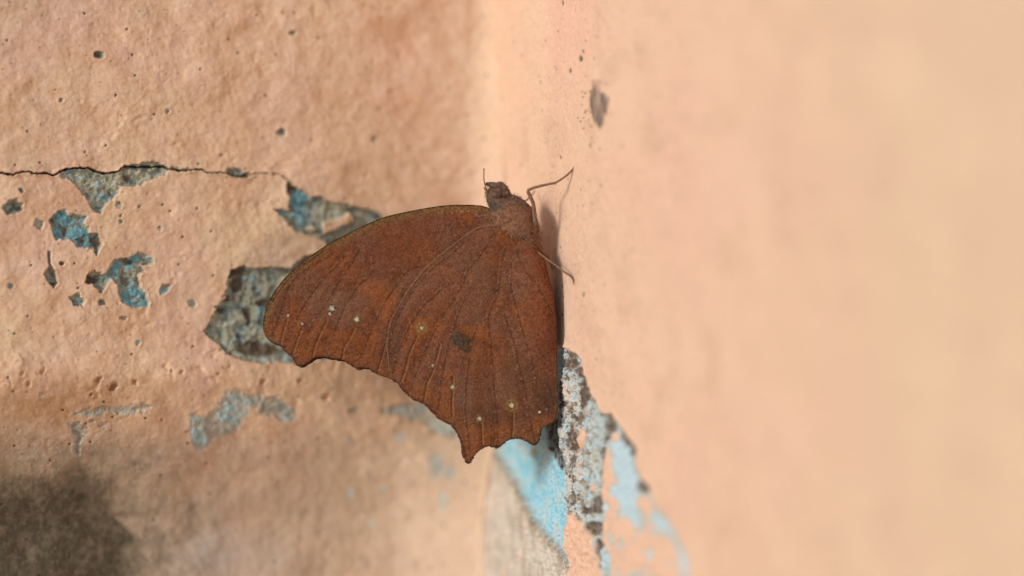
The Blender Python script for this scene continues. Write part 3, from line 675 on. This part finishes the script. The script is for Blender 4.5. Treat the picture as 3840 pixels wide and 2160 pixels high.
def wing_albedo(x, y, fore, veins, folds, spots, margin_pts, costal_pts):
    n1 = fbm(x, y, 170, 4, 201); n2 = fbm(x, y, 48, 4, 202); n3 = fbm(x, y, 15, 3, 203); n4 = fbm(x + y * .4, y * 2.2, 14, 3, 204)
    c = np.zeros(x.shape + (3,)) + np.array([.200, .070, .034])
    c = mixc(c, (.19, .088, .055), .75 * sstep(-.15, .45, n1 + .3 * n2))
    c = mixc(c, (.25, .078, .026), .85 * sstep(0, .55, -n1 + .35 * n2))
    c = mixc(c, (.125, .045, .025), .6 * sstep(.05, .6, -n2 - .2 * n3))
    fin = fbm(x, y, 5.5, 2, 209)
    c = mixc(c, (.27, .135, .09), .38 * sstep(.1, .6, .55 * n3 + .6 * fin))
    c = mixc(c, (.08, .029, .018), .45 * sstep(.15, .6, -.6 * n3 - .6 * fin + .2 * n2))
    c = mixc(c, (.10, .034, .016), .4 * sstep(.2, .6, n4))
    def blob(c, cx, cy, rx, ry, col, st, ang=0.):
        ca, sa = math.cos(ang), math.sin(ang)
        u = (x - cx) * ca + (y - cy) * sa; v = -(x - cx) * sa + (y - cy) * ca
        return mixc(c, col, np.clip(st * np.exp(-((u / rx) ** 2 + (v / ry) ** 2)) * (1 + .4 * n2), 0, 1))
    if fore:
        c = blob(c, 1410, 1088, 70, 36, (.29, .088, .026), .65, .3)
        c = blob(c, 1455, 1150, 40, 60, (.29, .085, .022), .6)
        c = blob(c, 1265, 1140, 70, 55, (.20, .105, .07), .5)
        c = blob(c, 1050, 1165, 22, 60, (.10, .055, .035), .6, .3)
        c = blob(c, 1490, 930, 200, 60, (.15, .045, .022), .6, -.45)
        c = blob(c, 1330, 1330, 190, 34, (.14, .046, .018), .5, .25)
        d = seg_dist(x, y, costal_pts)
        sp, r = cells(x, y, 11, 221, .8)
        band = sstep(30, 16, d + 5 * n2)
        c = mixc(c, (.185, .10, .038), .85 * band)
        c = mixc(c, (.33, .20, .09), .6 * band * sstep(.35, .15, sp) * (r > .5)); c = mixc(c, (.05, .028, .015), .65 * band * sstep(.4, .2, sp) * (r < .4))
        br_ = seg_dist(x, y, [(1640, 800), (1740, 795), (1820, 812)])
        c = mixc(c, (.42, .28, .20), .6 * sstep(10, 4, br_) * sstep(.4, .2, sp) * (r > .3))
        c = mixc(c, (.28, .115, .035), .7 * sstep(14, 8, d) * sstep(1550, 1800, x))
        c = mixc(c, (.03, .017, .010), .95 * sstep(6.5, 3.0, d))
        bas = sstep(1500, 1800, x) * sstep(30, 60, d)
        c = mixc(c, (.12, .036, .02), .55 * bas * sstep(.0, .5, fbm(x + .35 * y, y * .35, 14, 3, 231)))
    else:
        c = blob(c, 1640, 1040, 120, 130, (.19, .088, .056), .6)
        c = blob(c, 1800, 1120, 70, 160, (.185, .092, .06), .55)
        c = blob(c, 1740, 1500, 34, 150, (.20, .105, .075), .8)
        c = blob(c, 1900, 1470, 60, 90, (.19, .09, .055), .5)
        c = blob(c, 1795, 1440, 40, 190, (.15, .055, .025), .6)
        c = mixc(c, (.20, .055, .022), .7 * sstep(1950, 2020, x) * sstep(1450, 1250, y))
        c = mixc(c, (.07, .026, .015), .5 * sstep(1950, 2020, x) * sstep(.1, .5, fbm(x, y, 12, 3, 233)))
        c = blob(c, 2050, 1490, 55, 75, (.07, .035, .022), .95)
        c = blob(c, 1990, 1420, 120, 60, (.12, .052, .03), .5)
        c = blob(c, 1840, 1562, 150, 36, (.095, .045, .026), .7)
        c = blob(c, 1480, 1290, 22, 110, (.10, .05, .035), .6, .15)
        mk = Z(*z6, [(870,190),(960,175),(1010,200),(1155,290),(1140,400),(1130,505),(1060,490),(980,430),(890,400),(860,300)])
        sd = local_sd(x + 3 * n3, y + 3 * n3, mk)
        c = mixc(c, (.062, .043, .030), .92 * sstep(6, -6, sd)); 
        c = mixc(c, (.17, .10, .07), .45 * sstep(6, -6, sd) * sstep(.2, .5, n3))
        bd = seg_dist(x, y, Z(*z6, [(920,90),(1010,170),(1150,265),(1300,310),(1440,360),(1560,430)]))
        c = mixc(c, (.11, .036, .015), .6 * sstep(17, 4, bd + 3 * n2))
        mk2 = Z(*z6, [(960,100),(1240,80),(1190,250),(1150,270)])
        c = mixc(c, (.30, .10, .03), .6 * sstep(8, -8, local_sd(x, y, mk2)))
        mk3 = Z(*z6, [(1250,80),(1400,60),(1430,330),(1200,260)])
        c = mixc(c, (.28, .085, .027), .6 * sstep(10, -10, local_sd(x, y, mk3)))
        dc = seg_dist(x, y, costal_pts)
        c = mixc(c, (.07, .04, .028), .6 * sstep(18, 10, dc) * sstep(3, 6, dc) * np.clip(.5 + n3, 0, 1)); c = mixc(c, (.30, .17, .11), .6 * sstep(4.5, 2.0, dc))
        c = blob(c, 1860, 1091, 14, 6, (.05, .035, .025), .9)
    dm_ = seg_dist(x, y, margin_pts)
    rip = fbm(x * .25 + y * .05, y + x * .35, 7, 2, 241)
    c = mixc(c, (.26, .09, .034), .5 * sstep(75, 45, dm_) * sstep(8, 20, dm_))
    c = mixc(c, (.08, .026, .012), .5 * sstep(85, 30, dm_) * sstep(.1, .5, rip))
    c = mixc(c, (.045, .022, .013), .85 * sstep(8 + 4 * n3, 2, dm_))
    stri = fbm(x * .9 + y * .3, (y - x * .3) * .28, 4.2, 2, 247)
    c = mixc(c, (.075, .028, .016), .22 * sstep(.15, .6, stri)); c = mixc(c, (.30, .15, .095), .28 * sstep(.2, .6, -stri))
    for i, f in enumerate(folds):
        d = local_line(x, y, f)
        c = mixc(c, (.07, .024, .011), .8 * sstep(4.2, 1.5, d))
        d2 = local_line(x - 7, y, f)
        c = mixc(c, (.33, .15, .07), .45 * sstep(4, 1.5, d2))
    for i, v in enumerate(veins):
        d = local_line(x, y, v)
        dots, r = cells(x, y, 9, 250 + i, .9)
        w = .75 if i != 9 else .3
        c = mixc(c, (.06, .024, .013), w * sstep(4.2, 1.4, d) * (.35 + .65 * (r > .5)))
        c = mixc(c, (.42, .24, .15), .75 * w * sstep(3.6, 1.2, local_line(x + 2.5, y, v)) * sstep(.42, .25, dots) * (r < .42))
    for (sx, sy, rw, ro, rd) in spots:
        d = np.hypot(x - sx, y - sy) * (1 + .22 * vnoise(np.arctan2(y - sy, x - sx) * 2 + sx, x * 0 + sy, 260)) 
        if ro:
            ray = .5 + .5 * np.clip(fbm(x, y, 6, 2, 261) * 1.6, -1, 1)
            c = mixc(c, (.33, .21, .06), .92 * sstep(ro * 1.1, ro * .45, d) * (.25 + .75 * ray))
            c = mixc(c, (.06, .035, .018), .7 * np.exp(-((d - rw * 1.25) / 3.5) ** 2))
        else:
            c = mixc(c, (.05, .035, .03), .8 * sstep(rd, rd * .5, d))
        c = mixc(c, (.60, .53, .45), .85 * sstep(rw * .8 + 2, rw * .8 - 3, d * (1 + .5 * fin)))
    return c * np.array([.88, .82, .68])

def wing(name, fore, gstep, y0, thick, outline_parts, shift=(0, 0), bulge=-1, veins=(), folds=(), spots=(), label=None):
    pts = []
    for p, amp in outline_parts:
        s = fringe(p, amp, 3.2 if gstep < 8 else 9)
        pts.extend([tuple(q) for q in s[:-1]])
    V2, F = wing_mesh(pts, gstep)
    x, y = V2[:, 0], V2[:, 1]
    mar = spline(outer_f if fore else outer_h, 8); cos_ = spline(costa if fore else costa_h, 8)
    if fore: mar = mar[:-6]
    col = wing_albedo(x, y, fore, veins, folds, spots, [tuple(q) for q in mar[::2]], [tuple(q) for q in cos_[::2]])
    # relief in mm, towards the camera negative
    h = .28 * fbm(x, y, 260, 2, 301) + .035 * fbm(x, y, 40, 3, 302) + .03 * fbm(x, y, 14, 2, 303)
    for v in veins: h -= .035 * np.exp(-(local_line(x, y, v) / 5.) ** 2)
    for f in folds:
        h += .07 * np.exp(-(local_line(x, y, f) / 4.5) ** 2) - .07 * np.exp(-(local_line(x - 8, y, f) / 4.5) ** 2)
    dm_ = seg_dist(x, y, [tuple(q) for q in mar[::2]])
    h += .06 * fbm(x * .25 + y * .05, y + x * .35, 8, 2, 305) * sstep(110, 30, dm_)
    if len(veins):
        dmin = np.full(x.shape, 1e3)
        for v in veins: dmin = np.minimum(dmin, local_line(x, y, v, 80))
        h -= .16 * sstep(0, 34, dmin)
    h += bulge * 1.9 * abdomen_bulge(x, y)
    if not fore: h += -.25 * sstep(60, 0, seg_dist(x, y, [tuple(q) for q in cos_[::2]])) * (bulge < 0) * 0
    Y = y0 + h
    kx = (D + Y * 0 + y0) / D
    X = (x + shift[0] - 1920) * S * kx; Zz = (1080 - y - shift[1]) * S * kx
    A = np.stack([X, Y, Zz], 1); B = np.stack([X, Y + thick, Zz], 1)
    n = len(A)
    E = {}
    for t in F:
        for a, b in ((t[0], t[1]), (t[1], t[2]), (t[2], t[0])):
            if (b, a) in E: del E[(b, a)]
            else: E[(a, b)] = 1
    # orient the front towards the camera (-Y)
    t = F[0]; e1 = A[t[1]] - A[t[0]]; e2 = A[t[2]] - A[t[0]]
    if np.cross(e1, e2)[1] > 0: F = F[:, ::-1]; E = {(b, a): 1 for a, b in E}
    side = []
    for a, b in E: side += [(b, a, a + n), (b, a + n, b + n)]
    FF = np.concatenate([F, F[:, ::-1] + n, np.array(side)])
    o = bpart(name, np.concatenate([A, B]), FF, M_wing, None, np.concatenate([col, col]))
    if label: o['label'] = label
    return o, (lambda q: y0)

hv = lambda veins: veins
forew, _ = wing('forewing', True, 4.6, 0.25, .07, [(costa, .2), (outer_f, 2.2), (under_f, 0)], veins=V_fore, folds=FOLD_f, spots=SPOTS_f, label='near fore wing, its pointed tip reaching left')
hindw, _ = wing('hindwing', False, 4.6, -0.35, .07, [(costa_h, .3), (inner_h, .6), (outer_h, 2.6)], veins=V_hind, folds=FOLD_h, spots=SPOTS_h, label='near hind wing with scalloped edge and small white eyespots')
farf, _ = wing('forewing', True, 13, 0.95, .07, [(costa, .2), (outer_f, 2.2), (under_f, 0)], shift=(5, 5), bulge=1, label='far fore wing hidden behind the near one')
farh, _ = wing('hindwing', False, 11, 1.45, .07, [(costa_h, .3), (inner_h, .6), (outer_h, 2.4)], shift=(-9, -13), bulge=1, label='far hind wing, a sliver showing at the tail')

def tube(name, pts, radii, mat, parent=None, ns=8, col=None, jitter=0.0, ring_only=False):
    """pts in mm; radii in mm"""
    P_ = np.array(pts, float); R_ = np.array(radii, float)
    n = len(P_)
    tan = np.gradient(P_, axis=0); tan /= np.linalg.norm(tan, axis=1)[:, None] + 1e-12
    up = np.array([0, 1.0, 0]); verts = []
    for i in range(n):
        a = np.cross(tan[i], up)
        if np.linalg.norm(a) < 1e-3: a = np.cross(tan[i], np.array([1.0, 0, 0]))
        a /= np.linalg.norm(a); b = np.cross(tan[i], a)
        for k in range(ns):
            th = 2 * math.pi * k / ns
            r = R_[i] * (1 + jitter * random.uniform(-1, 1))
            verts.append(P_[i] + r * (a * math.cos(th) + b * math.sin(th)))
    faces = [[i * ns + k, i * ns + (k + 1) % ns, (i + 1) * ns + (k + 1) % ns, (i + 1) * ns + k] for i in range(n - 1) for k in range(ns)]
    faces.append(list(range(ns))[::-1]); faces.append([(n - 1) * ns + k for k in range(ns)])
    if ring_only: return verts, faces
    return bpart(name, verts, faces, mat, parent, col)

# veins as thin raised ribs lying on the wings
def wing_h(x, y, veins, folds, fore, bulge=-1):
    h = .28 * fbm(x, y, 260, 2, 301) + .035 * fbm(x, y, 40, 3, 302)
    h -= .035
    h += bulge * 1.9 * abdomen_bulge(x, y)
    return h
for veins, folds, fore, par, y0 in ((V_fore, FOLD_f, True, forew, .25), (V_hind, FOLD_h, False, hindw, -.35)):
    for i, v in enumerate(veins):
        s = spline(v, 7)
        if len(s) < 3: continue
        Yv = y0 + wing_h(s[:, 0], s[:, 1], veins, folds, fore) + .0
        p = np.stack([(s[:, 0] - 1920) * S * (D + y0) / D, Yv, (1080 - s[:, 1]) * S * (D + y0) / D], 1)
        r = np.linspace(.030, .020, len(s)) * (.6 if (not fore and i in (8, 9)) else 1)
        vt, fc = tube('vein', p, r, M_vein, None, 6, jitter=.25, ring_only=True)
        o = mesh_from('vein', np.array(vt) - ORG, fc, M_vein, par)

# ---- body: one continuous lofted mesh, head to tail
def loft(rings, ns=40):
    """rings: x, y (px), half width (px), half depth (mm), Y (mm)"""
    A = np.array(rings, float)
    m = (len(A) - 1) * 7 + 1
    q = np.linspace(0, len(A) - 1, m); idx = np.minimum(q.astype(int), len(A) - 2); t = (q - idx)[:, None]
    p0 = A[np.maximum(idx - 1, 0)]; p1 = A[idx]; p2 = A[idx + 1]; p3 = A[np.minimum(idx + 2, len(A) - 1)]
    R = .5 * (2 * p1 + (p2 - p0) * t + (2 * p0 - 5 * p1 + 4 * p2 - p3) * t * t + (3 * p1 - p0 - 3 * p2 + p3) * t ** 3)
    tx = np.gradient(R[:, 0]); ty = np.gradient(R[:, 1]); l_ = np.hypot(tx, ty) + 1e-9
    nx, ny = -ty / l_, tx / l_
    verts = []; pxs = []
    for i in range(m):
        for k in range(ns):
            th = 2 * math.pi * k / ns
            w = max(R[i, 2], .5)
            x = R[i, 0] + nx[i] * w * math.cos(th); y = R[i, 1] + ny[i] * w * math.cos(th)
            Y = R[i, 4] - max(R[i, 3], .05) * math.sin(th)
            verts.append(at(x, y, Y)); pxs.append((x, y, math.sin(th)))
    faces = [[i * ns + k, i * ns + (k + 1) % ns, (i + 1) * ns + (k + 1) % ns, (i + 1) * ns + k] for i in range(m - 1) for k in range(ns)]
    faces.append(list(range(ns))[::-1]); faces.append([(m - 1) * ns + k for k in range(ns)])
    return np.array(verts), faces, np.array(pxs)

RINGS = [(1880, 690, 3, .1, 0), (1879, 695, 16, .55, 0), (1877, 703, 27, .95, 0), (1874, 713, 35, 1.25, 0), (1869, 727, 44, 1.45, 0), (1867, 743, 43, 1.45, 0), (1872, 757, 45, 1.55, 0), (1890, 778, 64, 2.1, 0),
         (1918, 808, 75, 2.6, 0), (1945, 842, 76, 2.8, 0), (1968, 872, 62, 2.6, .1), (1985, 905, 42, 2.0, .2), (2003, 960, 31, 1.5, .3), (2022, 1040, 28, 1.35, .3), (2040, 1130, 25, 1.2, .3), (2050, 1200, 20, .9, .3), (2056, 1260, 9, .4, .3), (2058, 1275, 2, .1, .3)]
bv, bf, bp = loft(RINGS)
bx, by = bp[:, 0], bp[:, 1]
bn = fbm(bx, by + 40 * bp[:, 2], 14, 3, 401); bn2 = fbm(bx, by + 40 * bp[:, 2], 50, 2, 402)
ctr = np.repeat(np.array([at(x, y, 0) for x, y in zip(bx.reshape(-1, 40).mean(1), by.reshape(-1, 40).mean(1))]), 40, 0)
nrm = bv - ctr; nrm /= np.linalg.norm(nrm, axis=1)[:, None] + 1e-9
bv = bv + nrm * (.13 * bn)[:, None]
def body_col(x, y, n, n2):
    c = np.zeros(x.shape + (3,)) + np.array([.225, .098, .046])
    c = mixc(c, (.27, .135, .075), .7 * sstep(.1, .6, n)); c = mixc(c, (.13, .055, .028), .7 * sstep(.1, .6, -n))
    hd = sstep(772, 745, y - .12 * (x - 1870))
    c = mixc(c, (.125, .068, .040), .8 * hd); c = mixc(c, (.22, .13, .085), .5 * hd * sstep(.15, .5, n)); c = mixc(c, (.06, .035, .022), .6 * hd * sstep(.15, .5, -n))
    col_ = np.exp(-(((x - 1850) / 34.) ** 2 + ((y - 772) / 20.) ** 2))
    c = mixc(c, (.01, .007, .006), .97 * sstep(6, 3, np.hypot(x - 1929, y - 848)))
    c = mixc(c, (.085, .062, .045), .9 * np.clip(col_ * 1.3, 0, 1))
    return c
body = bpart('body', bv, bf, M_body, None, body_col(bx, by, bn, bn2))
body['label'] = 'furry brown body with small head'

# fur strands: short curved hairs rooted in the body
fv, ff, fc = [], [], []
idx = rng.choice(len(bv), 7500)
for i in idx:
    if by[i] > 960 or bp[i, 2] < -.35 or math.hypot((bx[i] - 1862) / 30, (by[i] - 731) / 24) < 1 or math.hypot(bx[i] - 1929, by[i] - 848) < 9: continue
    x, y = bx[i], by[i]
    p = bv[i] + rng.normal(0, .12, 3)
    head = y < 757
    Ln = rng.uniform(.18, .35) if head else rng.uniform(.35, .75)
    flow = np.array([.45, -.1, -.75]) if not head else np.array([-.25, -.1, .5])
    d = nrm[i] * (.3 if head else .05) + flow * .75 + rng.normal(0, .27, 3); d /= np.linalg.norm(d)
    side = np.cross(d, nrm[i]); side /= np.linalg.norm(side) + 1e-9
    w = .028 if head else .032
    b = len(fv)
    mid = p + d * Ln * .5 + nrm[i] * .06; tip = p + d * Ln - nrm[i] * .04
    fv += [p - side * w, p + side * w, mid - side * w * .8, mid + side * w * .8, tip]
    ff += [(b, b + 1, b + 3, b + 2), (b + 2, b + 3, b + 4)]
    c0 = body_col(np.array([x]), np.array([y]), np.array([rng.uniform(-.5, .9)]), np.array([0.]))[0] * rng.choice([.6, .85, 1.1, 1.45])
    fc += [c0 * .75, c0 * .75, c0, c0, c0 * 1.15]
fur = bpart('fur', fv, ff, M_fur, None, np.array(fc)); fur['kind'] = 'stuff'

# palpus: the curved beak in front of the eye
for dy, lab in ((-.35, None), (.75, None)):
    s = spline([(1906, 742), (1899, 720), (1883, 705), (1862, 697), (1842, 692.5), (1820, 689.5)], 4)
    r = np.interp(np.linspace(0, 1, len(s)), [0, .3, .55, .8, .95, 1], [13, 14, 13, 10, 6.5, 2.5]) * S
    pts = [at(x, y, -.35 + dy) for x, y in s]
    vt, fc_ = tube('palpus', pts, r, M_body, None, 12, jitter=.14, ring_only=True)
    vt = np.array(vt); n_ = fbm(vt[:, 0] / S, vt[:, 2] / S, 9, 3, 411)
    cc = mixc(np.zeros((len(vt), 3)) + np.array([.125, .068, .040]), (.26, .155, .10), .7 * sstep(.05, .5, n_)); cc = mixc(cc, (.05, .03, .02), .7 * sstep(.05, .5, -n_))
    bpart('palpus', vt, fc_, M_body, None, cc)
# eyes
for sgn in (-1, 1):
    bm = bmesh.new(); bmesh.ops.create_uvsphere(bm, u_segments=36, v_segments=24, radius=1)
    ev = np.array([v.co[:] for v in bm.verts]); efc = [[v.index for v in f.verts] for f in bm.faces]; bm.free()
    c0 = np.array(at(1862, 731, sgn * 1.05))
    ev2 = ev * np.array([23 * S, .75, 18 * S]) + c0
    ex = (ev[:, 0] * 23); ey = -(ev[:, 2] * 18)
    cc = np.zeros((len(ev), 3)) + np.array([.125, .066, .038])
    for (ax, ay, ar) in [(0, 0, 3.4), (-9, -4, 2.5), (-7, 5, 2.2), (8, -4, 2.3), (9, 4, 2.2), (0, -8, 2.2), (1, 8, 2.2), (15, 0, 2), (-15, 1, 2)]:
        cc = mixc(cc, (.03, .012, .008), .9 * sstep(ar + 1, ar - 1.5, np.hypot(ex - ax, ey - ay)))
    bpart('eye', ev2, efc, M_eye, None, cc)

# antennae
for pth, rr in (([(1830,722,-.9),(1825,712,-1.0),(1820,699,-1.1),(1817,686,-1.1),(1815,672,-1.1),(1814.5,652,-1.1),(1815,632,-1.1)], (.085, .05)),
                ([(1828,724,-.3),(1823,716,.3),(1819,710,.9),(1815,704,1.5)], (.085, .05))):
    s = spline(pth, 4)
    pts = [at(x, y, Y) for x, y, Y in s]
    r = np.interp(np.linspace(0, 1, len(s)), [0, .2, .85, 1], [.09, .075, .07, .075])
    a = tube('antenna', pts, r, M_ant, None, 8)
    tube('antenna_tip', pts[-max(3, len(pts) // 8):], r[-max(3, len(pts) // 8):] * 1.12, M_claw, a, 8).matrix_parent_inverse.identity()

# legs
def leg(parts_, lab=None):
    """parts_: list of (points (x,y,Y), r0, r1 in mm) femur, tibia, tarsus joined as one mesh"""
    V_, F_ = [], []
    for pts, r0, r1 in parts_:
        s = spline(pts, 4)
        r = np.linspace(r0, r1, len(s))
        vt, fc_ = tube('leg', [at(x, y, Y) for x, y, Y in s], r, M_leg, None, 10, jitter=.10, ring_only=True)
        b = len(V_); V_ += [tuple(q) for q in vt]; F_ += [[i + b for i in f] for f in fc_]
    o = bpart('leg', V_, F_, M_leg)
    if lab: o['label'] = lab
    return o
def yw(px):                    # depth of the right wall where it is seen at this pixel column
    return (XC - (px - 1920) * S) / (T + (px - 1920) * S / D)
ytip = yw(2160)
l1 = leg([([(2008,845,-1.6),(2006,825,-1.9),(2004,800,-2.2),(2001,772,-2.6),(1992,744,-3.0),(1978,717,-3.3)], .31, .23),
          ([(1977,715,-3.3),(1998,706,-3.3),(2042,694,-3.2),(2083,686,-3.1)], .20, .155),
          ([(2083,686,-3.1),(2117,664,-3.2),(2144,640,-3.4),(2155,622,-3.6),(2159,611,ytip + .3)], .145, .135),
          ([(2086,690,-3.1),(2083,697,-3.1)], .05, .015), ([(2127,655,-3.2),(2131,659,-3.2)], .05, .015)], 'near middle leg raised and stretched to the wall')
s_ = [at(2158, 610, ytip + .3), at(2163, 608, ytip + .1), at(2167, 613, ytip)]
tube('claw', s_, [.11, .10, .06], M_claw, l1)
l2 = leg([([(2000,932,-1.9),(2042,965,-2.3),(2087,997,-2.9)], .13, .125), ([(2087,997,-2.9),(2112,1017,-3.2),(2134,1032,-3.5),(2148,1047,-3.7),(2154,1064,yw(2156) + .15)], .125, .135)], 'near hind leg with foot on the wall')
tube('claw', [at(2153, 1062, yw(2156) + .15), at(2157, 1071, yw(2157))], [.12, .07], M_claw, l2)
l3 = leg([([(1925,757,1.4),(1945,756,2.6),(1965,757,3.8)], .14, .13), ([(1965,757,3.8),(1983,744,5.4),(1999,726,7.6),(2004,716,yw(2004))], .12, .10)], 'far middle leg behind the near one')
l4 = leg([([(1998,930,1.9),(2050,960,3.0),(2062,985,3.6)], .10, .09), ([(2062,985,3.6),(2072,1010,yw(2072))], .09, .08)], 'far hind leg hidden behind the wing')

print('tris', sum(len(p.vertices) - 2 for o in sc.objects if o.type == 'MESH' for p in o.data.polygons) if False else '')
